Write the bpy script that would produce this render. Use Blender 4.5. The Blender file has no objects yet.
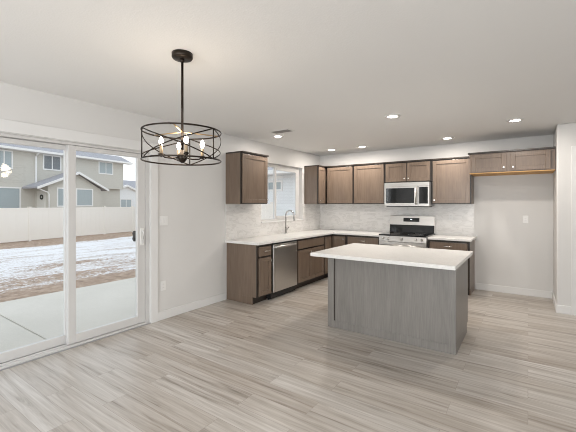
import bpy, bmesh, math, random
from mathutils import Vector, Matrix
random.seed(7)
S = bpy.context.scene
COL = S.collection
PI = math.pi

# ------------------------------------------------------------------ camera
cd = bpy.data.cameras.new('camera'); cam = bpy.data.objects.new('camera', cd); COL.objects.link(cam)
cam.location = (3.662, -6.460, 1.408)
cam.rotation_euler = (PI / 2, 0, math.radians(34.84))
cd.sensor_width = 36; cd.lens = 345.2 * 36 / 576; cd.shift_y = -12.0 / 576
cd.clip_start = 0.05; cd.clip_end = 300
S.camera = cam
S.cycles.filter_width = 1.0

# ------------------------------------------------------------------ world, light, exposure
w = bpy.data.worlds.new('overcast_sky'); S.world = w; w.use_nodes = True
wn = w.node_tree.nodes; wl = w.node_tree.links
bg = wn['Background']; bg.inputs['Strength'].default_value = 1.05
tc = wn.new('ShaderNodeTexCoord'); sx = wn.new('ShaderNodeSeparateXYZ'); rp = wn.new('ShaderNodeValToRGB')
wl.new(tc.outputs['Generated'], sx.inputs[0]); wl.new(sx.outputs['Z'], rp.inputs[0]); wl.new(rp.outputs[0], bg.inputs[0])
rp.color_ramp.elements[0].position = 0.0; rp.color_ramp.elements[0].color = (0.97, 0.985, 1.0, 1)
rp.color_ramp.elements[1].position = 0.6; rp.color_ramp.elements[1].color = (0.84, 0.915, 1.0, 1)

def area(name, loc, rot, sx_, sy_, power, color):
    l = bpy.data.lights.new(name, 'AREA'); l.shape = 'RECTANGLE'; l.size = sx_; l.size_y = sy_
    l.energy = power; l.color = color
    o = bpy.data.objects.new(name, l); o.location = loc; o.rotation_euler = rot; COL.objects.link(o); return o
# added fill lamps at the unseen windows, standing in for daylight
area('fill_lamp_rear', (3.0, -9.62, 1.35), (PI / 2 + 0.14, 0, 0), 3.8, 1.9, 125, (0.96, 0.98, 1.0))
area('fill_lamp_right', (6.32, -7.6, 1.35), (PI / 2, 0, PI / 2), 2.6, 1.9, 50, (0.96, 0.985, 1.0))
sl = bpy.data.lights.new('veiled_sun', 'SUN'); sl.energy = 0.5; sl.angle = math.radians(70); sl.color = (1.0, 0.97, 0.93)
so = bpy.data.objects.new('veiled_sun', sl); COL.objects.link(so)
so.rotation_euler = Vector((-0.72, 0.62, -0.62)).to_track_quat('-Z', 'Y').to_euler()   # low sun behind thin cloud, over the roof behind the camera
S.view_settings.view_transform = 'Standard'; S.view_settings.look = 'None'
S.view_settings.exposure = 0.38; S.view_settings.gamma = 1.0; S.view_settings.use_curve_mapping = False

# ------------------------------------------------------------------ mesh helpers
class MB:
    def __init__(self): self.bm = bmesh.new()
    def box(self, x0, x1, y0, y1, z0, z1):
        x0, x1 = sorted((x0, x1)); y0, y1 = sorted((y0, y1)); z0, z1 = sorted((z0, z1))
        v = [self.bm.verts.new(c) for c in ((x0,y0,z0),(x1,y0,z0),(x1,y1,z0),(x0,y1,z0),(x0,y0,z1),(x1,y0,z1),(x1,y1,z1),(x0,y1,z1))]
        for f in ((3,2,1,0),(4,5,6,7),(0,1,5,4),(1,2,6,5),(2,3,7,6),(3,0,4,7)): self.bm.faces.new([v[i] for i in f])
        return self
    def prism(self, pts, axis, a, b):
        # polygon pts (2D) extruded along axis from a to b
        def P(q, t):
            return {'x': (t, q[0], q[1]), 'y': (q[0], t, q[1]), 'z': (q[0], q[1], t)}[axis]
        A = [self.bm.verts.new(P(q, a)) for q in pts]; B = [self.bm.verts.new(P(q, b)) for q in pts]
        n = len(pts)
        self.bm.faces.new(A); self.bm.faces.new(B[::-1])
        for i in range(n): self.bm.faces.new((A[i], B[i], B[(i+1) % n], A[(i+1) % n]))
        return self
    def tube(self, pts, r, n=10, closed=False, squash=None):
        pts = [Vector(p) for p in pts]; rings = []; m = len(pts)
        up = Vector((0, 0, 1))
        for i, p in enumerate(pts):
            if closed: t = pts[(i+1) % m] - pts[(i-1) % m]
            else: t = pts[min(i+1, m-1)] - pts[max(i-1, 0)]
            t.normalize()
            a = t.cross(up)
            if a.length < 0.05: a = t.cross(Vector((1, 0, 0)))
            a.normalize(); b = a.cross(t)
            ra, rb = (r, r) if squash is None else squash
            rings.append([self.bm.verts.new(p + a * ra * math.cos(2*PI*k/n) + b * rb * math.sin(2*PI*k/n)) for k in range(n)])
        for i in range(m if closed else m-1):
            A, B = rings[i], rings[(i+1) % m]
            for k in range(n):
                f = self.bm.faces.new((A[k], A[(k+1) % n], B[(k+1) % n], B[k])); f.smooth = True
        if not closed:
            self.bm.faces.new(rings[0][::-1]); self.bm.faces.new(rings[-1])
        return self
    def lathe(self, prof, c=(0, 0, 0), n=32, axis='z'):
        c = Vector(c); rings = []
        def P(r, h, k):
            a = 2*PI*k/n; q = (r*math.cos(a), r*math.sin(a), h)
            if axis == 'z': return c + Vector(q)
            if axis == 'y': return c + Vector((q[0], q[2], q[1]))
            return c + Vector((q[2], q[0], q[1]))
        for r, h in prof: rings.append([self.bm.verts.new(P(max(r, 1e-4), h, k)) for k in range(n)])
        for A, B in zip(rings, rings[1:]):
            for k in range(n):
                f = self.bm.faces.new((A[k], A[(k+1) % n], B[(k+1) % n], B[k])); f.smooth = True
        self.bm.faces.new(rings[0][::-1]); self.bm.faces.new(rings[-1])
        return self
    def build(self, name, mat, parent=None, bevel=0.0, loc=None):
        bmesh.ops.recalc_face_normals(self.bm, faces=self.bm.faces[:])
        me = bpy.data.meshes.new(name); self.bm.to_mesh(me); self.bm.free()
        me.materials.append(mat)
        o = bpy.data.objects.new(name, me); COL.objects.link(o)
        if parent: o.parent = parent
        if loc: o.location = loc
        if bevel:
            md = o.modifiers.new('edge_softening', 'BEVEL'); md.width = bevel; md.segments = 2; md.limit_method = 'ANGLE'
        return o

def tag(o, label=None, cat=None, group=None, kind=None):
    if label: o['label'] = label
    if cat: o['category'] = cat
    if group: o['group'] = group
    if kind: o['kind'] = kind
    return o
def thing(name, label, cat, loc=(0, 0, 0), rz=0.0, group=None):
    o = bpy.data.objects.new(name, None); COL.objects.link(o); o.empty_display_size = 0.1
    o.location = loc; o.rotation_euler = (0, 0, rz)
    return tag(o, label, cat, group)
def struct_root(name, loc=(0, 0, 0)):
    o = bpy.data.objects.new(name, None); COL.objects.link(o); o.location = loc; o['kind'] = 'structure'; return o
def struct(name, mb, mat, bevel=0.0):
    return tag(mb.build(name, mat, None, bevel), kind='structure')

# ------------------------------------------------------------------ materials
def base(name, color, rough=0.5, metal=0.0, spec=0.5):
    m = bpy.data.materials.new(name); m.use_nodes = True
    b = m.node_tree.nodes['Principled BSDF']
    b.inputs['Base Color'].default_value = (*color, 1); b.inputs['Roughness'].default_value = rough
    b.inputs['Metallic'].default_value = metal; b.inputs['Specular IOR Level'].default_value = spec
    return m
def NT(m):
    nt = m.node_tree; return nt, nt.nodes, nt.links, nt.nodes['Principled BSDF']
def coords(nt, scale=(1, 1, 1), kind='Object', rot=(0, 0, 0)):
    t = nt.nodes.new('ShaderNodeTexCoord'); mp = nt.nodes.new('ShaderNodeMapping')
    mp.inputs['Scale'].default_value = scale; mp.inputs['Rotation'].default_value = rot
    nt.links.new(t.outputs[kind], mp.inputs['Vector']); return mp.outputs['Vector']
def noise(nt, vec, scale, detail=3, rough=0.5, dist=0.0):
    n = nt.nodes.new('ShaderNodeTexNoise'); n.inputs['Scale'].default_value = scale
    n.inputs['Detail'].default_value = detail; n.inputs['Roughness'].default_value = rough; n.inputs['Distortion'].default_value = dist
    nt.links.new(vec, n.inputs['Vector']); return n.outputs['Fac']
def ramp(nt, fac, stops):
    r = nt.nodes.new('ShaderNodeValToRGB'); e = r.color_ramp.elements
    while len(e) < len(stops): e.new(0.5)
    for el, (p, c) in zip(e, stops): el.position = p; el.color = (*c, 1)
    nt.links.new(fac, r.inputs[0]); return r.outputs[0]
def mix(nt, fac, a, b, mode='MIX'):
    m = nt.nodes.new('ShaderNodeMix'); m.data_type = 'RGBA'; m.blend_type = mode
    if isinstance(fac, float): m.inputs[0].default_value = fac
    else: nt.links.new(fac, m.inputs[0])
    for sock, v in ((m.inputs[6], a), (m.inputs[7], b)):
        if isinstance(v, tuple): sock.default_value = (*v, 1)
        else: nt.links.new(v, sock)
    return m.outputs[2]
def bump(nt, h, strength, dist, bsdf):
    b = nt.nodes.new('ShaderNodeBump'); b.inputs['Strength'].default_value = strength; b.inputs['Distance'].default_value = dist
    nt.links.new(h, b.inputs['Height']); nt.links.new(b.outputs[0], bsdf.inputs['Normal'])

def paint(name, color, tex=0.12):
    m = base(name, color, 0.75, 0, 0.25); nt, N, L, b = NT(m)
    v = coords(nt); bump(nt, noise(nt, v, 90, 4), tex, 0.004, b)
    L.new(mix(nt, noise(nt, v, 1.3, 2), tuple(c*0.985 for c in color), tuple(min(1, c*1.015) for c in color)), b.inputs['Base Color'])
    return m
def wood(name, c1, c2, rough=0.38, grain=(26, 26, 1.6)):
    m = base(name, c1, rough, 0, 0.5); nt, N, L, b = NT(m)
    v = coords(nt, grain)
    g = noise(nt, v, 1.0, 6, 0.65, 1.2); big = noise(nt, coords(nt, (3.2, 3.2, 0.9)), 1.0, 3, 0.5, 0.6)
    fine = noise(nt, coords(nt, (grain[0]*6, grain[1]*6, grain[2]*3)), 1.0, 3)
    c = ramp(nt, g, [(0.3, c2), (0.52, tuple((a+d)/2 for a, d in zip(c1, c2))), (0.72, c1)])
    c = mix(nt, 0.35, c, ramp(nt, big, [(0.35, c2), (0.65, c1)]))
    c = mix(nt, 0.22, c, ramp(nt, fine, [(0.4, tuple(x*0.75 for x in c2)), (0.6, c1)]))
    L.new(c, b.inputs['Base Color']); return m
def metal(name, color, rough, brushed=None):
    m = base(name, color, rough, 1.0); nt, N, L, b = NT(m)
    if brushed:
        g = noise(nt, coords(nt, brushed), 1.0, 4)
        L.new(mix(nt, g, tuple(c*0.86 for c in color), color), b.inputs['Base Color'])
    return m
def emit(name, color, strength):
    m = bpy.data.materials.new(name); m.use_nodes = True; N = m.node_tree.nodes
    b = N['Principled BSDF']; b.inputs['Base Color'].default_value = (*color, 1)
    b.inputs['Emission Color'].default_value = (*color, 1); b.inputs['Emission Strength'].default_value = strength
    return m
def glass(name, tint=(0.975, 0.985, 0.985)):
    m = bpy.data.materials.new(name); m.use_nodes = True; nt = m.node_tree; N = nt.nodes; L = nt.links
    N.remove(N['Principled BSDF'])
    t = N.new('ShaderNodeBsdfTransparent'); t.inputs[0].default_value = (*tint, 1)
    g = N.new('ShaderNodeBsdfGlossy'); g.inputs['Roughness'].default_value = 0.0; g.inputs[0].default_value = (1, 1, 1, 1)
    f = N.new('ShaderNodeFresnel'); ge = N.new('ShaderNodeNewGeometry'); mr = N.new('ShaderNodeMapRange')
    mr.inputs[3].default_value = 1.45; mr.inputs[4].default_value = 1/1.45   # same index on both faces of the thin pane
    L.new(ge.outputs['Backfacing'], mr.inputs[0]); L.new(mr.outputs[0], f.inputs[0])
    mx = N.new('ShaderNodeMixShader'); L.new(f.outputs[0], mx.inputs[0]); L.new(t.outputs[0], mx.inputs[1]); L.new(g.outputs[0], mx.inputs[2])
    L.new(mx.outputs[0], N['Material Output'].inputs[0]); return m

M = {}
M['wall'] = paint('wall_paint', (0.625, 0.615, 0.60))
M['ceil'] = paint('ceiling_paint', (0.79, 0.785, 0.775), 0.25)
M['trim'] = paint('trim_paint', (0.68, 0.675, 0.665), 0.0)
M['vinyl'] = base('white_vinyl', (0.585, 0.575, 0.565), 0.4)
M['cab'] = wood('stained_cabinet_wood', (0.205, 0.150, 0.111), (0.118, 0.083, 0.060), 0.30)
M['cabdark'] = wood('dark_trim_and_gap_shade', (0.036, 0.026, 0.020), (0.022, 0.016, 0.012))  # dark trim stain; on face frames it paints in the shade between doors
M['island'] = wood('daylit_island_wood', (0.245, 0.230, 0.212), (0.165, 0.154, 0.142))  # cabinet wood greyed, with bluish daylight put into its colour
M['raw'] = wood('raw_plywood', (0.62, 0.36, 0.13), (0.50, 0.27, 0.09), 0.6, (2, 30, 30))
M['steel'] = metal('brushed_stainless', (0.62, 0.60, 0.575), 0.30, (1.5, 1.5, 160))
M['nickel'] = metal('satin_nickel', (0.70, 0.68, 0.65), 0.25)
M['chrome'] = metal('dull_chrome', (0.46, 0.46, 0.45), 0.22)
M['black'] = base('black_glass', (0.008, 0.009, 0.010), 0.06)
M['blackmetal'] = base('dark_bronze_metal', (0.022, 0.015, 0.010), 0.38, 0.6)
M['blackplastic'] = base('black_plastic', (0.012, 0.012, 0.012), 0.4)
M['brass'] = metal('aged_brass', (0.62, 0.44, 0.24), 0.35)
M['plate'] = base('white_plastic_plate', (0.72, 0.715, 0.70), 0.35)
M['slot'] = base('outlet_slot', (0.25, 0.24, 0.23), 0.5)
M['glass'] = glass('window_glass')
M['bulb'] = emit('warm_bulb', (1.0, 0.88, 0.70), 9)
M['canlens'] = emit('downlight_lens', (1.0, 0.93, 0.83), 14)
M['candle'] = base('candle_sleeve', (0.40, 0.30, 0.19), 0.45)
M['grey'] = base('grey_plastic', (0.30, 0.30, 0.30), 0.4)
M['digits'] = emit('clock_digits', (0.8, 0.9, 1.0), 1.2)

def quartz():
    m = base('white_quartz', (0.72, 0.70, 0.67), 0.22); nt, N, L, b = NT(m)
    v = coords(nt); f = noise(nt, v, 55, 3); g = noise(nt, v, 4, 3)
    c = ramp(nt, f, [(0.35, (0.70, 0.69, 0.67)), (0.6, (0.76, 0.75, 0.73))])
    c = mix(nt, 0.3, c, ramp(nt, g, [(0.3, (0.66, 0.64, 0.62)), (0.7, (0.76, 0.745, 0.72))]))
    L.new(c, b.inputs['Base Color']); return m
M['quartz'] = quartz()

def marble_tile(axis):
    m = base('marble_tile_' + axis, (0.7, 0.68, 0.66), 0.25); nt, N, L, b = NT(m)
    t = N.new('ShaderNodeTexCoord'); s = N.new('ShaderNodeSeparateXYZ'); c = N.new('ShaderNodeCombineXYZ')
    L.new(t.outputs['Object'], s.inputs[0]); L.new(s.outputs['X' if axis == 'x' else 'Y'], c.inputs[0]); L.new(s.outputs['Z'], c.inputs[1])
    br = N.new('ShaderNodeTexBrick'); L.new(c.outputs[0], br.inputs['Vector'])
    br.inputs['Scale'].default_value = 1.0; br.inputs['Brick Width'].default_value = 0.305; br.inputs['Row Height'].default_value = 0.1
    br.inputs['Mortar Size'].default_value = 0.0016; br.offset = 0.5
    br.inputs['Color1'].default_value = (0.0, 0, 0, 1); br.inputs['Color2'].default_value = (1, 1, 1, 1); br.inputs['Mortar'].default_value = (0.5, 0.5, 0.5, 1)
    # shift the veining per tile so that every tile shows its own piece of stone
    vadd = N.new('ShaderNodeVectorMath'); vadd.operation = 'MULTIPLY_ADD'
    L.new(br.outputs['Color'], vadd.inputs[0]); vadd.inputs[1].default_value = (7, 3, 5); L.new(c.outputs[0], vadd.inputs[2])
    mp = N.new('ShaderNodeMapping'); mp.inputs['Rotation'].default_value = (0, 0, 0.6); mp.inputs['Scale'].default_value = (3.5, 9, 1); L.new(vadd.outputs[0], mp.inputs[0])
    vein = noise(nt, mp.outputs[0], 1.3, 5, 0.6, 1.5)
    col = ramp(nt, vein, [(0.30, (0.68, 0.665, 0.645)), (0.43, (0.605, 0.59, 0.57)), (0.50, (0.69, 0.675, 0.655)), (0.75, (0.72, 0.705, 0.685))])
    col = mix(nt, br.outputs['Fac'], col, (0.64, 0.625, 0.605))
    L.new(col, b.inputs['Base Color']); return m
M['tilex'] = marble_tile('x'); M['tiley'] = marble_tile('y')

def floor_mat():
    m = base('vinyl_plank_floor', (0.4, 0.36, 0.32), 0.34, 0, 0.6); nt, N, L, b = NT(m)
    v = coords(nt)
    br = N.new('ShaderNodeTexBrick'); L.new(v, br.inputs['Vector']); br.offset = 0.37; br.offset_frequency = 2
    br.inputs['Scale'].default_value = 1.0; br.inputs['Brick Width'].default_value = 1.22; br.inputs['Row Height'].default_value = 0.18
    br.inputs['Mortar Size'].default_value = 0.0012; br.inputs['Bias'].default_value = 0.0
    br.inputs['Color1'].default_value = (0, 0, 0, 1); br.inputs['Color2'].default_value = (1, 1, 1, 1); br.inputs['Mortar'].default_value = (0.5, 0.5, 0.5, 1)
    off = N.new('ShaderNodeVectorMath'); off.operation = 'MULTIPLY_ADD'
    L.new(br.outputs['Color'], off.inputs[0]); off.inputs[1].default_value = (9, 23, 3); L.new(v, off.inputs[2])
    mp = N.new('ShaderNodeMapping'); mp.inputs['Scale'].default_value = (0.9, 19, 1); L.new(off.outputs[0], mp.inputs[0])
    grain = noise(nt, mp.outputs[0], 1.0, 6, 0.6, 0.8)
    mp2 = N.new('ShaderNodeMapping'); mp2.inputs['Scale'].default_value = (4, 90, 1); L.new(off.outputs[0], mp2.inputs[0])
    fine = noise(nt, mp2.outputs[0], 1.0, 4, 0.6, 0.3)
    tone = ramp(nt, br.outputs['Color'], [(0.0, (0.425, 0.380, 0.335)), (0.35, (0.505, 0.470, 0.432)), (0.65, (0.465, 0.425, 0.382)), (1.0, (0.550, 0.522, 0.490))])
    g = ramp(nt, grain, [(0.30, (0.46, 0.425, 0.39)), (0.43, (0.80, 0.775, 0.75)), (0.56, (0.97, 0.965, 0.96)), (0.74, (1.14, 1.15, 1.16))])
    c = mix(nt, 1.0, tone, g, 'MULTIPLY')
    c = mix(nt, 0.30, c, mix(nt, 1.0, c, ramp(nt, fine, [(0.35, (0.66, 0.65, 0.64)), (0.65, (1.15, 1.15, 1.15))]), 'MULTIPLY'))
    c = mix(nt, br.outputs['Fac'], c, (0.29, 0.25, 0.215))
    L.new(c, b.inputs['Base Color'])
    bump(nt, fine, 0.06, 0.002, b)
    return m
M['floor'] = floor_mat()

def concrete():
    m = base('patio_concrete', (0.55, 0.54, 0.51), 0.85); nt, N, L, b = NT(m)
    v = coords(nt); n = noise(nt, v, 1.2, 5); f = noise(nt, v, 70, 3)
    c = ramp(nt, n, [(0.3, (0.57, 0.54, 0.48)), (0.7, (0.65, 0.615, 0.555))])
    c = mix(nt, 0.25, c, ramp(nt, f, [(0.3, (0.50, 0.475, 0.43)), (0.7, (0.69, 0.655, 0.60))]))
    L.new(c, b.inputs['Base Color']); return m
M['concrete'] = concrete()

def snow_yard():
    m = base('snowy_dirt', (0.8, 0.8, 0.8), 0.9); nt, N, L, b = NT(m)
    v = coords(nt)
    t = N.new('ShaderNodeTexCoord'); s = N.new('ShaderNodeSeparateXYZ'); L.new(t.outputs['Object'], s.inputs[0])
    def maprange(val, a, b_, c_, d_):
        r = N.new('ShaderNodeMapRange'); r.inputs[1].default_value = a; r.inputs[2].default_value = b_; r.inputs[3].default_value = c_; r.inputs[4].default_value = d_
        L.new(val, r.inputs[0]); return r.outputs[0]
    def math_(op, a, b2):
        q = N.new('ShaderNodeMath'); q.operation = op
        for i, x in enumerate((a, b2)):
            if isinstance(x, (int, float)): q.inputs[i].default_value = x
            else: L.new(x, q.inputs[i])
        return q.outputs[0]
    near = maprange(s.outputs['X'], -4.6, -3.4, 0.0, 0.24)            # bare strip along the patio
    # bare strip along the fence, measured across the slightly turned fence line
    across = math_('ADD', s.outputs['X'], math_('MULTIPLY', s.outputs['Y'], 0.19))
    far = maprange(across, -15.4, -16.6, 0.0, 0.55)
    streak = noise(nt, coords(nt, (1.6, 0.35, 1)), 1.0, 5, 0.65, 0.6)
    fine = noise(nt, coords(nt, (2.0, 0.8, 1)), 7.0, 6, 0.8, 0.2)
    k = math_('ADD', math_('ADD', math_('MULTIPLY', streak, 0.50), math_('MULTIPLY', fine, 0.50)), math_('ADD', near, far))
    mid = maprange(s.outputs['X'], -11.0, -4.2, 0.0, 0.11)
    speck = noise(nt, coords(nt, (1.5, 0.9, 1)), 16.0, 3, 0.8)
    k = math_('ADD', math_('ADD', k, mid), math_('MULTIPLY', math_('SUBTRACT', speck, 0.5), 0.55))
    dirt = ramp(nt, noise(nt, v, 7, 5, 0.7), [(0.3, (0.20, 0.135, 0.095)), (0.5, (0.37, 0.265, 0.195)), (0.72, (0.52, 0.41, 0.32))])
    c = mix(nt, ramp(nt, k, [(0.54, (0, 0, 0)), (0.60, (1, 1, 1))]), (0.79, 0.785, 0.80), dirt)
    L.new(c, b.inputs['Base Color']); bump(nt, fine, 0.5, 0.05, b)
    return m
M['yard'] = snow_yard()

def siding(name, color, pitch=0.16):
    m = base(name, color, 0.8, 0, 0.2); nt, N, L, b = NT(m)
    t = N.new('ShaderNodeTexCoord'); s = N.new('ShaderNodeSeparateXYZ'); L.new(t.outputs['Object'], s.inputs[0])
    q = N.new('ShaderNodeMath'); q.operation = 'DIVIDE'; L.new(s.outputs['Z'], q.inputs[0]); q.inputs[1].default_value = pitch
    fr = N.new('ShaderNodeMath'); fr.operation = 'FRACT'; L.new(q.outputs[0], fr.inputs[0])
    c = ramp(nt, fr.outputs[0], [(0.0, tuple(x*0.84 for x in color)), (0.10, color), (1.0, color)])
    L.new(c, b.inputs['Base Color']); bump(nt, fr.outputs[0], 0.4, 0.02, b); return m
M['siding'] = siding('greige_siding', (0.57, 0.555, 0.505))
M['siding2'] = siding('pale_siding', (0.52, 0.55, 0.57))
M['siding3'] = siding('pale_blue_siding', (0.80, 0.82, 0.83))
def shingle():
    m = base('grey_shingles', (0.3, 0.3, 0.32), 0.95, 0, 0.1); nt, N, L, b = NT(m)
    n = noise(nt, coords(nt, (6, 6, 14)), 1.0, 4, 0.7)
    L.new(ramp(nt, n, [(0.3, (0.30, 0.30, 0.33)), (0.7, (0.42, 0.42, 0.45))]), b.inputs['Base Color']); return m
M['shingle'] = shingle()
M['fence'] = base('tan_vinyl_fence', (0.82, 0.775, 0.715), 0.5)
M['extwhite'] = base('white_exterior_trim', (0.80, 0.80, 0.79), 0.5)
M['pane'] = base('house_window_pane', (0.36, 0.42, 0.44), 0.15)
M['panedark'] = base('dark_house_window_pane', (0.16, 0.18, 0.20), 0.12)
M['door_ext'] = base('pale_house_door', (0.66, 0.65, 0.61), 0.5)
M['wreath'] = base('dark_wreath', (0.03, 0.035, 0.025), 0.9)

# ------------------------------------------------------------------ room shell
CH = 2.44
XR, YB = 6.4, -9.7
struct('floor', MB().box(-0.0, XR, YB, 0, -0.12, 0), M['floor'])
struct('ceiling', MB().box(-0.15, XR + 0.15, YB - 0.15, 0.15, CH, CH + 0.15), M['ceil'])
SY0, SY1, SZ = -5.90, -4.045, 2.015            # sliding door opening
WY0, WY1, WZ0, WZ1 = -1.99, -0.70, 1.09, 2.12  # kitchen window opening
b = MB()
b.box(-0.15, 0, YB, SY0, 0, CH).box(-0.15, 0, SY0, SY1, SZ, CH).box(-0.15, 0, SY1, WY0, 0, CH)
b.box(-0.15, 0, WY0, WY1, 0, WZ0).box(-0.15, 0, WY0, WY1, WZ1, CH).box(-0.15, 0, WY1, 0, 0, CH)
struct('wall_left', b, M['wall'])
struct('wall_back', MB().box(-0.15, 3.968, 0, 0.15, 0, CH), M['wall'])
DX0, DX1, DZ = 4.20, 4.96, 2.04                # interior door beside the fridge alcove
b = MB()
b.box(3.968, DX0, -0.80, -0.66, 0, CH).box(DX0, DX1, -0.80, -0.66, DZ, CH).box(DX1, XR, -0.80, -0.66, 0, CH).box(3.968, 4.09, -0.66, 0.15, 0, CH)
struct('wall_alcove', b, M['wall'], 0.012)
RY0, RY1 = -9.0, -6.2
b = MB()
b.box(XR, XR+0.15, YB, RY0, 0, CH).box(XR, XR+0.15, RY0, RY1, 0, 0.35).box(XR, XR+0.15, RY0, RY1, 2.3, CH).box(XR, XR+0.15, RY1, -0.66, 0, CH)
struct('wall_right', b, M['wall'])
b = MB()
b.box(-0.15, 1.0, YB-0.15, YB, 0, CH).box(1.0, 5.0, YB-0.15, YB, 0, 0.35).box(1.0, 5.0, YB-0.15, YB, 2.3, CH).box(5.0, XR+0.15, YB-0.15, YB, 0, CH)
struct('wall_rear', b, M['wall'])
for nm, ax in (('window_2', 'x'), ('window_3', 'y')):   # unseen windows added behind the camera to hold the fill light
    r = struct_root(nm); f = MB(); g = MB()
    if ax == 'x':
        for a in (1.0, 2.3, 3.64, 4.94): f.box(a, a+0.06, YB-0.12, YB-0.06, 0.35, 2.3)
        f.box(1.0, 5.0, YB-0.119, YB-0.061, 0.351, 0.41).box(1.0, 5.0, YB-0.119, YB-0.061, 2.24, 2.299)
        g.box(1.02, 4.98, YB-0.095, YB-0.088, 0.38, 2.27)
    else:
        for a in (RY0, -7.63, RY1-0.06): f.box(XR+0.06, XR+0.12, a, a+0.06, 0.35, 2.3)
        f.box(XR+0.061, XR+0.119, RY0, RY1, 0.351, 0.41).box(XR+0.061, XR+0.119, RY0, RY1, 2.24, 2.299)
        g.box(XR+0.088, XR+0.095, RY0+0.02, RY1-0.02, 0.38, 2.27)
    f.build('window_frame', M['vinyl'], r); g.build('window_pane', M['glass'], r)

# baseboards
BH = 0.105
struct('baseboard_left', MB().box(0, 0.014, -3.968, -2.80, 0, BH).box(0, 0.014, YB, -6.0, 0, BH), M['trim'], 0.004)
struct('baseboard_back', MB().box(2.945, 3.954, -0.014, 0, 0, BH), M['trim'], 0.004)
struct('baseboard_alcove', MB().box(3.954, 3.968, -0.80, 0, 0, BH).box(3.954, DX0-0.09, -0.814, -0.80, 0, BH).box(DX1+0.09, XR, -0.814, -0.80, 0, BH), M['trim'], 0.004)
# casings
b = MB()
b.box(0, 0.018, SY1, SY1+0.095, 0, SZ+0.112).box(0, 0.018, SY0-0.095, SY0, 0, SZ+0.112).box(0, 0.018, SY0, SY1, SZ+0.006, SZ+0.112)
struct('trim_1', b, M['trim'], 0.003)
b = MB()
b.box(DX0-0.09, DX0, -0.818, -0.80, 0, DZ+0.10).box(DX1, DX1+0.09, -0.818, -0.80, 0, DZ+0.10).box(DX0, DX1, -0.818, -0.80, DZ, DZ+0.10)
b.box(DX0, DX0+0.015, -0.80, -0.66, 0, DZ).box(DX1-0.015, DX1, -0.80, -0.66, 0, DZ).box(DX0+0.015, DX1-0.015, -0.80, -0.66, DZ-0.015, DZ)
struct('trim_2', b, M['trim'], 0.003)
# interior door
d2 = struct_root('door_2', (DX0, -0.70, 0))
b = MB(); b.box(0.02, 0.74, -0.018, 0.018, 0.01, DZ-0.02)
for z0, z1 in ((0.20, 0.95), (1.12, 1.90)):
    b.box(0.13, 0.63, -0.024, -0.018, z0, z1)
b.build('door_slab', M['trim'], d2, 0.003)
MB().lathe([(0.03, 0), (0.03, -0.01), (0.01, -0.012), (0.01, -0.04), (0.026, -0.045), (0.028, -0.06), (0.018, -0.072)], (0.67, -0.018, 0.95), 20, 'y').build('door_knob', M['nickel'], d2)

# sliding glass door
d1 = struct_root('door_1', (0, 0, 0))
b = MB()
b.box(-0.15, -0.02, SY1-0.045, SY1, 0.0, SZ).box(-0.15, -0.02, SY0, SY0+0.045, 0, SZ).box(-0.15, -0.02, SY0+0.045, SY1-0.045, SZ-0.025, SZ)
b.box(-0.15, 0.0, SY0+0.045, SY1-0.045, -0.10, 0.024)
b.box(-0.047, -0.043, SY0+0.045, SY1-0.045, 0.024, 0.038).box(-0.097, -0.093, SY0+0.045, SY1-0.045, 0.024, 0.038)
b.build('door_frame', M['vinyl'], d1, 0.002)
MB().box(0.0, 0.012, SY0, SY1-0.002, 0.0, 0.010).build('floor_transition', M['grey'], d1)
def sash(y0, y1, x0, x1, nm, sa, sb):
    zb, zt = 0.030, SZ - 0.028
    f = MB()
    f.box(x0, x1, y0, y0+sa, zb, zt).box(x0, x1, y1-sb, y1, zb, zt).box(x0, x1, y0+sa, y1-sb, zb, zb+0.085).box(x0, x1, y0+sa, y1-sb, zt-0.045, zt)
    fo = f.build(nm, M['vinyl'], d1, 0.004)
    MB().box((x0+x1)/2-0.008, (x0+x1)/2+0.008, y0+sa-0.004, y1-sb+0.004, zb+0.08, zt-0.04).build('door_pane', M['glass'], fo)
    return fo
slider = sash(-4.920, SY1-0.047, -0.070, -0.026, 'sliding_panel', 0.072, 0.098)
sash(SY0+0.046, -4.852, -0.122, -0.078, 'fixed_panel', 0.072, 0.072)
MB().box(-0.100, -0.072, -4.200, -4.165, 0.975, 1.095).tube([(-0.10, -4.185, 0.985), (-0.118, -4.19, 1.0), (-0.118, -4.19, 1.07), (-0.10, -4.185, 1.085)], 0.010).build('outer_handle', M['blackplastic'], slider)
tag(MB().box(-0.026, -0.014, -4.160, -4.115, 0.93, 1.13).tube([(-0.014, -4.138, 0.96), (0.012, -4.138, 0.975), (0.012, -4.138, 1.085), (-0.014, -4.138, 1.10)], 0.008).build('inner_handle', M['plate'], slider, 0.003), 'white pull handle')

# kitchen window
w1 = struct_root('window_1')
b = MB()
fx0, fx1 = -0.125, -0.075
b.box(fx0, fx1, WY0, WY0+0.055, WZ0, WZ1).box(fx0, fx1, WY1-0.065, WY1, WZ0, WZ1)
b.box(fx0, fx1, WY0+0.055, WY1-0.065, WZ0, WZ0+0.055).box(fx0, fx1, WY0+0.055, WY1-0.065, WZ1-0.055, WZ1)
b.box(fx0, fx1-0.001, -1.500, -1.455, WZ0+0.055, WZ1-0.055)
b.box(-0.095, -0.069, -1.455, WY1-0.130, WZ0+0.0555, WZ0+0.10).box(-0.095, -0.069, -1.455, WY1-0.130, WZ1-0.10, WZ1-0.0555).box(-0.095, -0.069, WY1-0.130, WY1-0.0655, WZ0+0.0555, WZ1-0.0555)
b.build('window_frame', M['vinyl'], w1, 0.003)
MB().box(-0.103, -0.098, WY0+0.04, WY1-0.04, WZ0+0.04, WZ1-0.04).build('window_pane', M['glass'], w1)
MB().box(-0.075, 0.022, WY0-0.0, WY1+0.0, WZ0, WZ0+0.018).build('window_sill', M['trim'], w1, 0.003)

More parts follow.
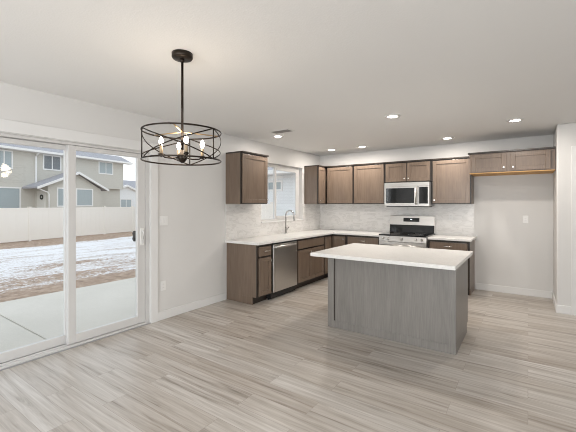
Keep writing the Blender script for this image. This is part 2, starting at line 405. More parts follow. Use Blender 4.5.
# ------------------------------------------------------------------ outdoors
struct('patio', MB().box(-3.20, -0.15, -9.0, -4.795, -0.30, -0.15).box(-3.20, -0.15, -4.78, -0.9, -0.30, -0.15).box(-3.19, -0.16, -4.80, -4.775, -0.30, -0.17), M['concrete'], 0.006)
b = bmesh.new()   # gently falling, slightly lumpy yard
nx, ny = 70, 90
V = {}
for i in range(nx+1):
    for j in range(ny+1):
        x = -3.15 - 40*(i/nx)**1.5; y = -22 + 62*j/ny
        t = min(1, max(0, (-3.15-x)/12.5))
        z = -0.20 - 0.42*t + (0.03*math.sin(x*2.1+y*0.7) * math.sin(y*1.3-x*0.4) + random.uniform(-0.012, 0.012)) * min(1, (-3.15-x)/0.8)
        V[i, j] = b.verts.new((x, y, z))
for i in range(nx):
    for j in range(ny):
        f = b.faces.new((V[i, j], V[i+1, j], V[i+1, j+1], V[i, j+1])); f.smooth = True
mb = MB(); mb.bm.free(); mb.bm = b
struct('yard_ground', mb, M['yard'])
struct('side_yard_ground', MB().box(-3.15, 12, 0.16, 40, -0.5, -0.22).box(-3.15, -0.16, -0.88, 0.16, -0.5, -0.22), M['yard'])

def fence(name, label, a, u, segs, z0, z1, seg_len, zcap=0.06):
    ang = math.atan2(u[1], u[0])
    r = thing(name, label, 'fence', (a[0], a[1], z0), ang)
    H = z1 - z0
    for k in range(segs):
        x0 = k*seg_len
        p = MB(); p.box(x0+0.06, x0+seg_len-0.06, -0.022, 0.022, 0.04, H-0.02)
        p.box(x0+0.06, x0+seg_len-0.06, -0.035, 0.035, H-0.10, H-0.0).box(x0+0.06, x0+seg_len-0.06, -0.035, 0.035, 0.04, 0.18)
        nb = int((seg_len-0.12)/0.28)
        for q in range(1, nb):
            xx = x0+0.06+q*(seg_len-0.12)/nb; p.box(xx-0.012, xx+0.012, -0.027, 0.027, 0.18, H-0.10)
        p.build('fence_panel', M['fence'], r)
    for k in range(segs+1):
        x0 = k*seg_len
        p = MB(); p.box(x0-0.06, x0+0.06, -0.06, 0.06, -0.10, H+0.02).box(x0-0.075, x0+0.075, -0.075, 0.075, H+0.02, H+zcap)
        p.build('fence_post', M['fence'], r)
    return r
th = math.radians(10.9); U = (-math.sin(th), math.cos(th))
# posts in the photograph at u = -3.72, 0.90, 3.06 along this line
fence('vinyl_fence', 'long tan vinyl privacy fence across the far end of the snowy yard', (-18.5 - 17.0*U[0], -0.4 - 17.0*U[1]), U, 18, -0.62, 1.20, 2.30)
fence('vinyl_fence', 'short pale fence seen through the kitchen window over the sink', (-12.0, 5.0), (1, 0), 3, -0.55, 1.42, 2.30)

def house_window(parent, x0, x1, z0, z1, y, pm, mull=True, dark_left=False):
    f = MB(); t = 0.10
    f.box(x0-t, x1+t, y-0.04, y+0.02, z0-t, z0).box(x0-t, x1+t, y-0.04, y+0.02, z1, z1+t).box(x0-t, x0, y-0.04, y+0.02, z0, z1).box(x1, x1+t, y-0.04, y+0.02, z0, z1)
    if mull: f.box((x0+x1)/2-0.035, (x0+x1)/2+0.035, y-0.03, y+0.02, z0, z1)
    fo = f.build('window', M['extwhite'], parent)
    MB().box(x0, x1, y-0.012, y+0.02, z0, z1).build('pane', pm, fo)

# two-storey house: local x runs along the facade, local -y faces the room
hs = thing('house', 'two-storey beige-sided house with grey shingle roof behind the long fence', 'house', (-28.0, 2.7, -0.62), math.atan2(U[1], U[0]))
zo = 0.62
MB().box(-14, 10.1, 0, 9, zo+2.95, zo+5.6).box(-14, 6.3, 0, 9, 0, zo+2.95).box(6.3, 10.0, 0.3, 9, 0, zo+2.95).build('wall', M['siding'], hs)
MB().box(10.04, 10.12, -0.02, 0.05, zo+2.95, zo+5.5).box(6.3, 10.03, -0.03, 0.02, zo+2.88, zo+2.97).build('corner_trim', M['siding'], hs)
rz0, rz1 = zo+5.60, zo+6.32
MB().prism([(-0.5, rz0), (1.1, rz1), (10.1, rz0+0.35), (10.1, rz0+0.2), (1.1, rz1-0.15), (-0.5, rz0-0.06)], 'x', -14.6, 10.75).build('roof', M['shingle'], hs)
MB().box(-14.6, 10.78, -0.60, -0.50, rz0-0.14, rz0+0.02).box(-14.6, 10.75, -0.5, 0.0, rz0-0.16, rz0-0.12).build('gutter', M['extwhite'], hs)
MB().box(1.80, 1.92, -0.14, -0.02, zo+2.9, rz0-0.4).tube([(1.86, -0.08, rz0-0.42), (1.86, -0.5, rz0-0.14)], 0.06, 8).build('downspout', M['extwhite'], hs)
house_window(hs, -0.75, 0.20, zo+4.12, zo+5.30, 0, M['pane'])
house_window(hs, 2.52, 3.80, zo+4.28, zo+5.34, 0, M['panedark'])
house_window(hs, 7.46, 8.84, zo+4.34, zo+5.36, 0, M['pane'])
house_window(hs, -0.70, 0.74, zo+0.98, zo+2.58, 0, M['pane'], False)
MB().box(1.80, 1.848, -1.28, -0.38, zo+0.3, zo+2.36).box(1.825, 1.848, -1.38, -0.28, zo+0.3, zo+2.44).build('entry_door', M['door_ext'], hs)
MB().tube([(1.77, -0.95+0.15*math.cos(a*PI/8), zo+1.95+0.15*math.sin(a*PI/8)) for a in range(16)], 0.05, 8, True).build('wreath', M['wreath'], hs)
# gabled bump-out
gx0, gx1, gy = 1.85, 6.38, -1.6
gm, gap, gev = 4.14, zo+4.08, zo+2.72
MB().prism([(gx0, 0), (gx1, 0), (gx1, gev-0.02), (gm, gap-0.14), (gx0, gap-0.14-(gm-gx0)*0.424)], 'y', gy, 0.0).build('gable_wall', M['siding'], hs)
sl_l = (gap-gev)/(gm-0.93)
MB().prism([(0.93, gev), (gm, gap), (6.92, gev), (6.92, gev-0.14), (gm, gap-0.14), (0.93, gev-0.14)], 'y', gy-0.3, 0.0).build('gable_roof', M['shingle'], hs)
MB().prism([(0.90, gev-0.02), (gm, gap+0.01), (6.95, gev-0.02), (6.95, gev-0.2), (gm, gap-0.19), (0.90, gev-0.2)], 'y', gy-0.38, gy-0.30).build('rake_trim', M['extwhite'], hs)
MB().tube([(1.15, gy-0.18, gev-0.16), (1.35, gy-0.12, gev-0.26), (1.80, gy-0.05, gev-0.40), (1.90, gy-0.06, gev-0.55), (1.90, gy-0.06, 0.1)], 0.05, 8).build('downspout', M['extwhite'], hs)
house_window(hs, 2.62, 3.68, zo+1.28, zo+2.62, gy, M['pane'], False)
house_window(hs, 4.18, 5.52, zo+1.30, zo+2.62, gy, M['pane'], False)

# far house to the right of it
GX = -5.3
h3 = thing('house', 'small distant grey-roofed house right of the two-storey house', 'house', (-42.0, 23.5, -0.62), math.atan2(U[1], U[0]))
MB().box(-15.5, 14, 0, 9, 0, 3.4).build('wall', M['siding3'], h3)
MB().prism([(-0.5, 3.35), (4.4, 5.6), (9.4, 3.35), (9.4, 3.2), (4.4, 5.4), (-0.5, 3.2)], 'x', -16.0, 14.5).build('roof', M['shingle'], h3)
MB().prism([(GX-3.2, 0), (GX+3.2, 0), (GX+3.2, 3.15), (GX, 4.35), (GX-3.2, 3.15)], 'y', -1.4, 1.5).build('gable', M['siding3'], h3)
MB().prism([(GX-3.6, 3.2), (GX, 4.55), (GX+3.6, 3.2), (GX+3.6, 2.95), (GX, 4.3), (GX-3.6, 2.95)], 'y', -1.7, -1.4).build('rake_trim', M['extwhite'], h3)
house_window(h3, GX-0.8, GX+0.8, 1.4, 2.6, -1.4, M['pane'])

# next-door house seen through the kitchen window
h2 = thing('house', 'pale blue-grey house seen through the kitchen window', 'house', (-16.0, 8.5, -0.5))
MB().box(0, 15, 0, 8, 0, 3.62).build('wall', M['siding3'], h2)
MB().prism([(-0.6, 3.66), (4, 5.1), (8.6, 3.66), (8.6, 3.52), (4, 4.96), (-0.6, 3.52)], 'x', -0.5, 15.5).build('roof', M['shingle'], h2)
MB().box(-0.5, 15.5, -0.72, -0.6, 3.48, 3.68).box(-0.5, 15.5, -0.6, 0, 3.46, 3.52).build('gutter', M['extwhite'], h2)
MB().box(0, 15, -0.03, 0.0, 3.28, 3.42).build('frieze_board', M['extwhite'], h2)
house_window(h2, 7.95, 8.80, 2.70, 3.08, 0, M['pane'])

# ------------------------------------------------------------------ cabinets
def knob(parent, x, y, z):
    # round knob whose stem leaves the face y along -y
    return MB().lathe([(0.006, 0.0), (0.006, -0.014), (0.013, -0.018), (0.015, -0.024), (0.011, -0.030)], (x, y, z), 14, 'y').build('knob', M['nickel'], parent)
def pull(parent, x, y, z, L=0.12):
    return MB().tube([(x-L/2, y-0.028, z), (x+L/2, y-0.028, z)], 0.006, 8).tube([(x-L*0.36, y, z), (x-L*0.36, y-0.028, z)], 0.005, 8).tube([(x+L*0.36, y, z), (x+L*0.36, y-0.028, z)], 0.005, 8).build('handle', M['nickel'], parent)
def door(parent, x0, x1, z0, z1, y, mat, nm='door', rail=0.058):
    # shaker door: frame with a recessed flat panel; front face at y, 20 mm thick
    f = MB()
    f.box(x0, x0+rail, y, y+0.020, z0, z1).box(x1-rail, x1, y, y+0.020, z0, z1)
    f.box(x0+rail, x1-rail, y, y+0.020, z0, z0+rail).box(x0+rail, x1-rail, y, y+0.020, z1-rail, z1)
    f.box(x0+rail-0.002, x1-rail+0.002, y+0.011, y+0.018, z0+rail-0.002, z1-rail+0.002)
    return f.build(nm, mat, parent, 0.0025)
def slab(parent, x0, x1, z0, z1, y, mat, nm='drawer'):
    return MB().box(x0, x1, y, y+0.020, z0, z1).build(nm, mat, parent, 0.003)
UZ0, UZ1 = 1.41, 2.165
def upper(label, loc, rz, wd, doors, knobs, z0=UZ0, z1=UZ1, dep=0.31, trimover=0.012, raw=False, x0=0.0, tl=0.0):
    t = thing('wall_cabinet', label, 'cabinet', (loc[0], loc[1], z0), rz, 'stained wood wall cabinets')
    h = z1 - z0 - 0.022
    MB().box(0.001, wd-0.001, -dep+0.02, -0.002, 0.0, h).build('body', M['cab'], t, 0.002)
    f = MB(); s = 0.02
    f.box(0.001, x0+s, -dep, -dep+0.02, 0, h).box(wd-s, wd-0.001, -dep, -dep+0.02, 0, h).box(x0+s, wd-s, -dep, -dep+0.02, 0, s).box(x0+s, wd-s, -dep, -dep+0.02, h-s, h)
    for (a, _), (c, _) in zip(doors[1:], doors[:-1]): pass
    for i in range(len(doors)-1):
        f.box(doors[i][1]-0.008, doors[i+1][0]+0.008, -dep, -dep+0.02, s, h-s)
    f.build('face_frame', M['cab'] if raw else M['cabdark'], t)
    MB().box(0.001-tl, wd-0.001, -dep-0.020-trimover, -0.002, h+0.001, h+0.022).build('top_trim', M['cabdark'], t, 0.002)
    if raw: tag(MB().box(0.003, wd-0.003, -dep+0.0, -0.002, -0.012, -0.0005).build('bottom_panel', M['raw'], t), 'unfinished orange plywood underside')
    for (a, c), kx in zip(doors, knobs):
        d = door(t, a, c, 0.012, h-0.016, -dep-0.020, M['cab'])
        if kx is not None: knob(d, (a+0.03) if kx == 'l' else (c-0.03), -dep-0.020, 0.012+0.05)
    return t
R90 = PI/2
upper('stained wood wall cabinet hanging left of the kitchen window', (0.0, -2.812, 0), R90, 0.60, [(0.018, 0.585)], ['r'])
upper('narrow-fronted stained wall cabinet in the corner right of the window', (0.0, -0.635, 0), R90, 0.632, [(0.018, 0.262)], ['l'])
upper('single-door wall cabinet next to the corner on the back wall', (0.335, 0, 0), 0, 0.575, [(0.018, 0.560)], [None])
upper('single-door wall cabinet just left of the microwave', (0.910, 0, 0), 0, 0.615, [(0.020, 0.598)], [None])
upper('short two-door cabinet above the microwave', (1.525, 0, 0), 0, 0.800, [(0.020, 0.388), (0.400, 0.778)], ['r', 'l'], z0=1.792)
upper('tall single-door wall cabinet just right of the microwave', (2.325, 0, 0), 0, 0.597, [(0.022, 0.578)], ['l'])
upper('short deep two-door cabinet over the empty fridge alcove', (2.928, 0, 0), 0, 1.036, [(0.028, 0.474), (0.526, 0.984)], ['r', 'l'], z0=1.875, z1=2.18, dep=0.58, raw=True, tl=0.02)

BD, BT, KZ = 0.59, 0.838, 0.105
def base_body(t, wd, end_left=False, end_right=False):
    f = MB().box(0.0015, wd-0.0015, -BD+0.02, -0.002, KZ, BT)
    if end_left: f.box(0.0015, 0.02, -BD+0.09, -0.002, 0, KZ)
    if end_right: f.box(wd-0.02, wd-0.0015, -BD+0.09, -0.002, 0, KZ)
    f.build('body', M['cab'], t, 0.002)
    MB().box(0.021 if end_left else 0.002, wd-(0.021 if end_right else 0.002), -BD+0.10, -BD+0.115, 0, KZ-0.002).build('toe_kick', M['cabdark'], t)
def face_frame(t, wd, rails, stiles=()):
    f = MB(); s = 0.022
    f.box(0.0015, s, -BD, -BD+0.02, KZ, BT).box(wd-s, wd-0.0015, -BD, -BD+0.02, KZ, BT)
    for z0, z1 in rails: f.box(s, wd-s, -BD, -BD+0.02, z0, z1)
    for x0, x1 in stiles: f.box(x0, x1, -BD, -BD+0.02, KZ+0.02, BT-0.02)
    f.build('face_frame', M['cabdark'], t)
DZ0, DZ1 = 0.675, 0.805      # drawer front
FY = -BD-0.020
t = thing('base_cabinet', 'narrow drawer-over-door base cabinet at the near left end of the counter', 'cabinet', (0, -2.792, 0), R90, 'stained wood base cabinets')
base_body(t, 0.322, end_left=True); face_frame(t, 0.322, [(KZ, 0.13), (0.65, 0.69), (BT-0.04, BT)])
d = slab(t, 0.028, 0.296, DZ0, DZ1, FY, M['cab']); pull(d, 0.162, FY, 0.745)
d = door(t, 0.028, 0.296, 0.125, 0.648, FY, M['cab']); knob(d, 0.272, FY, 0.60)
t = thing('base_cabinet', 'wide sink base cabinet under the window, right of the dishwasher', 'cabinet', (0, -1.806, 0), R90, 'stained wood base cabinets')
base_body(t, 0.906); face_frame(t, 0.906, [(KZ, 0.13), (0.65, 0.69), (BT-0.04, BT)], [(0.435, 0.455)])
slab(t, 0.026, 0.880, DZ0, DZ1, FY, M['cab'], 'false_drawer')
d = door(t, 0.026, 0.443, 0.125, 0.648, FY, M['cab']); knob(d, 0.413, FY, 0.60)
d = door(t, 0.450, 0.880, 0.125, 0.648, FY, M['cab']); knob(d, 0.480, FY, 0.60)
# corner cabinet (L-shaped), world-aligned
t = thing('corner_cabinet', 'L-shaped corner base cabinet where the two counter runs meet', 'cabinet', (0, 0, 0), 0, 'stained wood base cabinets')
MB().prism([(0.002, -0.8985), (0.57, -0.8985), (0.57, -0.57), (0.8985, -0.57), (0.8985, -0.002), (0.002, -0.002)], 'z', KZ, BT).build('body', M['cab'], t)
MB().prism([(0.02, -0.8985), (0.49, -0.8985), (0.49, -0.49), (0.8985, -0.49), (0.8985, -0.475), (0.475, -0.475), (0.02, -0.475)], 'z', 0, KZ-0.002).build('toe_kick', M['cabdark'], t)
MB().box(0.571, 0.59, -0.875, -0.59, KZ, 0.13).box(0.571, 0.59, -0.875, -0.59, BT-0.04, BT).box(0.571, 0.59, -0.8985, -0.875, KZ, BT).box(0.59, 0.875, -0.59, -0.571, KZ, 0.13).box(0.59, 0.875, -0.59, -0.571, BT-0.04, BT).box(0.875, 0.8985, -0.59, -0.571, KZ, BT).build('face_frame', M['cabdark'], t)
f = MB()
def vdoor(f, y0, y1, z0, z1, x, rail=0.05):
    f.box(x-0.02, x, y0, y0+rail, z0, z1).box(x-0.02, x, y1-rail, y1, z0, z1).box(x-0.02, x, y0+rail, y1-rail, z0, z0+rail).box(x-0.02, x, y0+rail, y1-rail, z1-rail, z1).box(x-0.016, x-0.008, y0+rail-0.002, y1-rail+0.002, z0+rail-0.002, z1-rail+0.002)
vdoor(f, -0.872, -0.640, 0.125, 0.800, 0.61); f.build('door', M['cab'], t, 0.0025)
d = door(t, 0.640, 0.872, 0.125, 0.800, FY, M['cab'], rail=0.05); knob(d, 0.848, FY, 0.755)
t = thing('base_cabinet', 'base cabinet with a wide top drawer left of the range', 'cabinet', (0.901, 0, 0), 0, 'stained wood base cabinets')
base_body(t, 0.630); face_frame(t, 0.630, [(KZ, 0.13), (0.65, 0.69), (BT-0.04, BT)], [(0.305, 0.325)])
d = slab(t, 0.026, 0.604, DZ0, DZ1, FY, M['cab']); pull(d, 0.315, FY, 0.745)
d = door(t, 0.026, 0.312, 0.125, 0.648, FY, M['cab']); knob(d, 0.285, FY, 0.60)
d = door(t, 0.318, 0.604, 0.125, 0.648, FY, M['cab']); knob(d, 0.345, FY, 0.60)
t = thing('base_cabinet', 'base cabinet right of the range, beside the fridge alcove', 'cabinet', (2.332, 0, 0), 0, 'stained wood base cabinets')
base_body(t, 0.602, end_right=True); face_frame(t, 0.602, [(KZ, 0.13), (0.65, 0.69), (BT-0.04, BT)])
d = slab(t, 0.030, 0.570, DZ0, DZ1, FY, M['cab']); pull(d, 0.30, FY, 0.745)
d = door(t, 0.030, 0.570, 0.125, 0.648, FY, M['cab']); knob(d, 0.06, FY, 0.60)

# countertops
CT0, CT1 = 0.840, 0.876
tag(MB().prism([(0.002, -2.822), (0.636, -2.822), (0.636, -0.636), (1.530, -0.636), (1.530, -0.002), (0.002, -0.002)], 'z', CT0, CT1).build('countertop', M['quartz'], None, 0.004),
    'white quartz L-shaped countertop running under the window and around the corner', 'countertop')
tag(MB().box(2.334, 2.962, -0.636, -0.002, CT0, CT1).build('countertop', M['quartz'], None, 0.004),
    'short white quartz countertop right of the range', 'countertop')
# backsplashes
b = MB()
b.box(0.0005, 0.009, -2.812, WY0, CT1+0.001, UZ0-0.001).box(0.0005, 0.009, WY0, WY1, CT1+0.001, WZ0-0.001).box(0.0005, 0.009, WY1, -0.0095, CT1+0.001, UZ0-0.001)
tag(b.build('tile_backsplash', M['tiley']), 'veined marble tile backsplash on the left wall around the window', 'backsplash')
tag(MB().box(0.0005, 2.925, -0.009, -0.0005, CT1+0.001, UZ0-0.001).build('tile_backsplash', M['tilex']), 'veined marble tile backsplash on the back wall behind the range', 'backsplash')

# ------------------------------------------------------------------ dishwasher
t = thing('dishwasher', 'stainless steel dishwasher between the base cabinets under the left counter', 'dishwasher', (0, -2.466, 0), R90)
MB().box(0.006, 0.652, -0.57, -0.01, 0.02, 0.832).build('body', M['blackplastic'], t)
MB().box(0.01, 0.648, -0.53, -0.51, 0.0, 0.105).build('toe_kick', M['blackplastic'], t)
dd = MB().box(0.012, 0.646, -0.615, -0.572, 0.112, 0.815).build('door', M['steel'], t, 0.006)
MB().box(0.012, 0.646, -0.610, -0.572, 0.817, 0.832).build('control_strip', M['blackplastic'], t)
pts = [(0.05 + 0.558*k/14, -0.622 - 0.046*math.sin(PI*k/14)**0.6, 0.775) for k in range(15)]
MB().tube(pts, 0.0, 10, False, (0.010, 0.017)).build('handle', M['steel'], dd)

# ------------------------------------------------------------------ range
t = thing('range', 'freestanding stainless electric range with black glass cooktop', 'range', (1.538, 0, 0))
W = 0.786
MB().box(0.004, W-0.004, -0.61, -0.012, 0.05, 0.868).box(0.05, W-0.05, -0.55, -0.06, 0, 0.05).build('body', M['grey'], t)
ck = MB().box(0.0, W, -0.665, -0.02, 0.870, 0.892).build('cooktop', M['black'], t, 0.004)
for x, y, r in ((0.2, -0.5, 0.105), (0.58, -0.5, 0.12), (0.2, -0.2, 0.08), (0.58, -0.2, 0.08)):
    MB().tube([(x+r*math.cos(a*PI/20), y+r*math.sin(a*PI/20), 0.8922) for a in range(40)], 0, 6, True, (0.003, 0.0008)).build('burner_ring', M['grey'], ck)
cp = MB().prism([(-0.660, 0.775), (-0.615, 0.775), (-0.615, 0.868), (-0.645, 0.868)], 'x', 0.002, W-0.002).build('control_panel', M['steel'], t, 0.002)
for x in (0.075, 0.165, W/2, W-0.165, W-0.075):
    MB().lathe([(0.022, 0), (0.022, -0.006), (0.018, -0.010), (0.017, -0.030), (0.012, -0.033)], (x, -0.654, 0.82), 18, 'y').build('control_knob', M['steel'], cp)
od = MB().box(0.004, W-0.004, -0.655, -0.612, 0.235, 0.770).build('oven_door', M['steel'], t, 0.004)
MB().box(0.10, W-0.10, -0.659, -0.650, 0.33, 0.64).build('oven_window', M['black'], od)
MB().tube([(0.05, -0.705, 0.715), (W-0.05, -0.705, 0.715)], 0.013, 12).tube([(0.08, -0.655, 0.715), (0.08, -0.705, 0.715)], 0.009, 8).tube([(W-0.08, -0.655, 0.715), (W-0.08, -0.705, 0.715)], 0.009, 8).build('oven_handle', M['steel'], od)
MB().box(0.004, W-0.004, -0.650, -0.612, 0.06, 0.228).build('storage_drawer', M['steel'], t, 0.004)
bgd = MB().prism([(-0.095, 0.8935), (-0.012, 0.8935), (-0.012, 1.195), (-0.060, 1.195)], 'x', 0.0, W).build('backguard', M['steel'], t, 0.004)
MB().prism([(-0.0975, 0.8935), (-0.0805, 1.030), (-0.0765, 1.030), (-0.0935, 0.8935)], 'x', 0.004, W-0.004).build('backguard_glass', M['black'], bgd)
def onbg(z): return -0.095 + (z-0.8935)*0.035/0.3015
dsp = MB().prism([(onbg(1.088)-0.0025, 1.088), (onbg(1.156)-0.0025, 1.156), (onbg(1.156)+0.004, 1.156), (onbg(1.088)+0.004, 1.088)], 'x', 0.25, 0.53).build('display', M['black'], bgd)
MB().box(0.375, 0.387, onbg(1.13)-0.005, onbg(1.13)-0.001, 1.122, 1.138).box(0.392, 0.404, onbg(1.13)-0.005, onbg(1.13)-0.001, 1.122, 1.138).build('clock_digits', M['digits'], dsp)

# ------------------------------------------------------------------ microwave
t = thing('microwave', 'stainless over-the-range microwave under the short two-door cabinet', 'microwave', (1.545, 0, 1.370))
W = 0.764
MB().box(0, W, -0.375, -0.012, 0, 0.412).build('body', M['grey'], t)
MB().box(0.03, W-0.03, -0.36, -0.05, -0.012, -0.001).build('bottom_grille', M['blackplastic'], t)
MB().box(0, W, -0.398, -0.376, 0.345, 0.412).build('vent_panel', M['steel'], t, 0.003)
md = MB().box(0, 0.575, -0.402, -0.376, 0.0, 0.343).build('door', M['steel'], t, 0.004)
MB().box(0.030, 0.520, -0.4045, -0.398, 0.055, 0.315).build('door_window', M['black'], md)
MB().tube([(0.553, -0.435, 0.03), (0.553, -0.435, 0.325)], 0.011, 10).tube([(0.553, -0.40, 0.06), (0.553, -0.435, 0.06)], 0.008, 8).tube([(0.553, -0.40, 0.295), (0.553, -0.435, 0.295)], 0.008, 8).build('handle', M['steel'], md)
cp = MB().box(0.588, W, -0.400, -0.376, 0.0, 0.343).build('control_panel', M['steel'], t, 0.003)
MB().box(0.602, W-0.022, -0.4035, -0.398, 0.045, 0.325).build('keypad', M['black'], cp)

# ------------------------------------------------------------------ faucet
fc = thing('faucet', 'chrome gooseneck kitchen faucet in front of the window', 'faucet', (0.085, -1.39, CT1+0.0005))
MB().lathe([(0.028, 0), (0.028, 0.006), (0.02, 0.012), (0.018, 0.10), (0.0135, 0.11)], (0, 0, 0), 20).build('base', M['chrome'], fc)
pts = [(0, 0, 0.10), (0, 0, 0.30)] + [(0.085-0.085*math.cos(a), 0, 0.33+0.085*math.sin(a)) for a in [i*PI/12 for i in range(0, 12)]] + [(0.172, 0, 0.315), (0.178, 0, 0.285)]
MB().tube(pts, 0.0125, 12).build('spout', M['chrome'], fc)
MB().tube([(0.176, 0, 0.295), (0.186, 0, 0.235)], 0.017, 12).build('spray_head', M['chrome'], fc)
MB().tube([(0, 0.015, 0.07), (0, 0.045, 0.075), (0.01, 0.075, 0.11)], 0.0075, 10).build('lever', M['chrome'], fc)

# ------------------------------------------------------------------ island
t = thing('kitchen_island', 'kitchen island with grey-brown paneled base and white quartz top', 'island', (1.764, -2.93, 0))
IW, ID, IT = 1.346, 0.78, 0.842
MB().box(0.012, IW-0.012, 0.014, ID-0.02, 0.10, IT).box(0.012, IW-0.012, 0.014, ID-0.09, 0.0, 0.10).build('body', M['island'], t)
MB().box(0.075, IW-0.075, 0.006, 0.013, 0.075, IT).build('back_panel', M['island'], t)
b = MB()
b.box(0, 0.078, 0, 0.013, 0, IT).box(IW-0.078, IW, 0, 0.013, 0, IT).box(0.078, IW-0.078, 0, 0.013, 0, 0.080)
b.build('panel_frame', M['island'], t, 0.0015)
for x0, x1 in ((0, 0.0115), (IW-0.0115, IW)):
    MB().box(x0, x1, 0.0135, ID-0.02, 0.10, IT).box(x0, x1, 0.0135, ID-0.09, 0.0, 0.10).build('end_panel', M['island'], t, 0.001)
MB().box(0.079, 0.091, 0.0005, 0.0058, 0.081, IT-0.005).build('panel_gap_shade', M['cabdark'], t)  # dark strip stands in for the shaded open gap beside the panel
# kitchen-side doors (facing the range)
for k in range(3):
    x0 = 0.02 + k*0.437
    b = MB(); y = ID
    z0, z1, rail = 0.125, 0.648, 0.058; x1 = x0+0.43
    b.box(x0, x0+rail, y-0.02, y, z0, z1).box(x1-rail, x1, y-0.02, y, z0, z1).box(x0+rail, x1-rail, y-0.02, y, z0, z0+rail).box(x0+rail, x1-rail, y-0.02, y, z1-rail, z1).box(x0+rail, x1-rail, y-0.016, y-0.008, z0+rail, z1-rail)
    b.build('door', M['island'], t, 0.002)
    MB().box(x0, x1, y-0.02, y, 0.675, 0.805).build('drawer', M['island'], t, 0.002)
tag(MB().box(-0.045, IW+0.045, -0.315, ID+0.045, IT+0.001, IT+0.037).build('countertop', M['quartz'], t, 0.004), 'white quartz top overhanging the near side')

# ------------------------------------------------------------------ electrical plates
def plate(name, label, cat, loc, rz, gangs=1, switch=False):
    t = thing(name, label, cat, loc, rz)
    Wd = 0.07 + 0.046*(gangs-1); h = 0.115
    MB().box(-Wd/2, Wd/2, -0.006, -0.0005, -h/2, h/2).build('cover_plate', M['plate'], t, 0.002)
    for g in range(gangs):
        x = (g-(gangs-1)/2)*0.046
        if switch: MB().box(x-0.0165, x+0.0165, -0.010, -0.0062, -0.033, 0.033).build('rocker', M['plate'], t, 0.001)
        else:
            for z in (-0.02, 0.02):
                r = MB().box(x-0.017, x+0.017, -0.0085, -0.0062, z-0.0145, z+0.0145).build('receptacle', M['plate'], t, 0.002)
                MB().box(x-0.008, x-0.005, -0.0092, -0.0084, z-0.005, z+0.006).box(x+0.005, x+0.008, -0.0092, -0.0084, z-0.005, z+0.006).build('slot', M['slot'], r)
plate('light_switch', 'white double light switch on the left wall beside the sliding door', 'light switch', (0, -3.865, 1.205), R90, 2, True)
plate('wall_outlet', 'white wall outlet low on the left wall near the sliding door', 'outlet', (0, -3.871, 0.41), R90)
plate('wall_outlet', 'white outlet on the bare wall of the fridge alcove', 'outlet', (3.627, 0, 1.17), 0)
plate('wall_outlet', 'white outlet on the marble backsplash right of the range', 'outlet', (2.574, -0.009, 1.187), 0)

# ------------------------------------------------------------------ recessed lights, ceiling vent
def can(x, y, label, power):
    t = thing('recessed_light', label, 'ceiling light', (x, y, CH), 0, 'recessed ceiling lights')
    MB().lathe([(0.066, -0.0005), (0.092, -0.0005), (0.092, -0.006), (0.080, -0.011), (0.066, -0.010)], (0, 0, 0), 32).build('trim_ring', M['plate'], t)
    MB().lathe([(0.0655, -0.001), (0.0655, -0.009), (0.045, -0.011)], (0, 0, 0), 28).build('lens', M['canlens'], t)
    l = bpy.data.lights.new('recessed_lamp', 'AREA'); l.shape = 'DISK'; l.size = 0.12; l.energy = power; l.color = (1.0, 0.93, 0.85)
    o = bpy.data.objects.new('recessed_lamp', l); o.parent = t; o.location = (0, 0, -0.013); COL.objects.link(o)
can(2.356, -2.439, 'recessed ceiling light directly above the island', 12)
can(3.528, -1.388, 'recessed ceiling light nearest the fridge alcove', 12)
can(0.546, -2.249, 'recessed ceiling light above the left counter, beside the vent', 5.5)
can(0.60, -0.62, 'recessed ceiling light in the far corner above the counters', 8)
can(1.215, -0.62, 'recessed ceiling light by the back wall, left of the microwave', 9.5)
can(2.626, -0.62, 'recessed ceiling light by the back wall, right of the microwave', 10)
t = thing('ceiling_vent', 'small white slotted air vent on the ceiling beside a recessed light', 'vent', (0.80, -2.50, CH), 0)
MB().box(-0.17, 0.17, -0.085, 0.085, -0.006, -0.0005).build('vent_frame', M['plate'], t, 0.002)
b = MB()
for k in range(7): b.box(-0.145, 0.145, -0.063+k*0.019, -0.052+k*0.019, -0.009, -0.0062)
b.build('slots', M['slot'], t)

# ------------------------------------------------------------------ pendant
PX, PY = 1.712, -4.929
t = thing('pendant_chandelier', 'dark bronze open drum chandelier with four candle bulbs hanging from ceiling', 'chandelier', (PX, PY, CH), 0)
MB().lathe([(0.030, -0.040), (0.064, -0.036), (0.070, -0.028), (0.070, -0.0005)], (0, 0, 0), 36).build('canopy', M['blackmetal'], t)
MB().tube([(0, 0, -0.036), (0, 0, -0.69)], 0.0085, 12).lathe([(0.012, -0.06), (0.015, -0.05), (0.015, -0.036)], (0, 0, 0), 16).build('stem', M['blackmetal'], t)
yaw = math.radians(34.84)
def A(deg):   # azimuth about the stem: 0 = towards the camera side, positive to its right
    rx, ry = math.cos(yaw), math.sin(yaw); nx_, ny_ = math.sin(yaw), -math.cos(yaw)
    a = math.radians(deg); return (nx_*math.cos(a)+rx*math.sin(a), ny_*math.cos(a)+ry*math.sin(a))
RD, ZT, ZB = 0.262, -0.538, -0.735
def ringpts(z, n=72): return [(RD*math.cos(2*PI*k/n), RD*math.sin(2*PI*k/n), z) for k in range(n)]
for z in (ZT, ZB): MB().tube(ringpts(z), 0, 8, True, (0.003, 0.0055)).build('ring', M['blackmetal'], t)
posts = (-55, 65, 185)
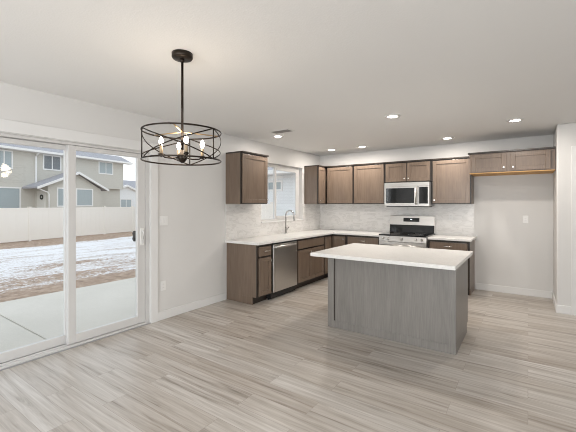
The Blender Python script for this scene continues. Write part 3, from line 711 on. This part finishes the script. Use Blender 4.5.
for p_ in posts:
    c = A(p_); MB().tube([(RD*c[0], RD*c[1], ZB), (RD*c[0], RD*c[1], ZT)], 0.0042, 8).build('post', M['blackmetal'], t)
    for up in (0, 1):
        pts = []
        for k in range(25):
            s = k/24; c = A(p_ + 120*s); z = ZB + (ZT-ZB)*(s if up else 1-s)
            pts.append(((RD-0.004*up-0.002)*c[0], (RD-0.004*up-0.002)*c[1], z))
        MB().tube(pts, 0, 8, False, (0.0026, 0.0042)).build('cross_band', M['blackmetal'], t)
for p_ in (5, 125, 245):
    c = A(p_); MB().tube([(0, 0, ZT), (RD*c[0], RD*c[1], ZT)], 0.0042, 8).build('spoke', M['brass'], t)
MB().lathe([(0.008, -0.75), (0.020, -0.74), (0.034, -0.72), (0.034, -0.70), (0.018, -0.685), (0.010, -0.66)], (0, 0, 0), 24).build('hub', M['blackmetal'], t)
for a in (75, 165, 255, 345):      # measured from the camera's right, counter-clockwise -> convert
    ar = math.radians(a - 48 + math.degrees(yaw)); ex, ey = math.cos(ar), math.sin(ar); R = 0.137
    arm = MB().tube([(0.02*ex, 0.02*ey, -0.712), (0.07*ex, 0.07*ey, -0.722), (0.115*ex, 0.115*ey, -0.718), (R*ex, R*ey, -0.700)], 0.005, 8).lathe([(0.006, -0.716), (0.017, -0.706), (0.019, -0.697), (0.012, -0.694)], (R*ex, R*ey, 0), 16).build('arm', M['blackmetal'], t)
    MB().lathe([(0.0105, -0.693), (0.0105, -0.640)], (R*ex, R*ey, 0), 16).build('candle_sleeve', M['candle'], arm)
    MB().lathe([(0.007, -0.639), (0.011, -0.632), (0.0155, -0.620), (0.016, -0.612), (0.012, -0.597), (0.005, -0.584), (0.001, -0.580)], (R*ex, R*ey, 0), 16).build('bulb', M['bulb'], arm)
l = bpy.data.lights.new('chandelier_lamp', 'POINT'); l.energy = 5; l.color = (1.0, 0.84, 0.66); l.shadow_soft_size = 0.10
o = bpy.data.objects.new('chandelier_lamp', l); o.parent = t; o.location = (0, 0, -0.60); COL.objects.link(o)
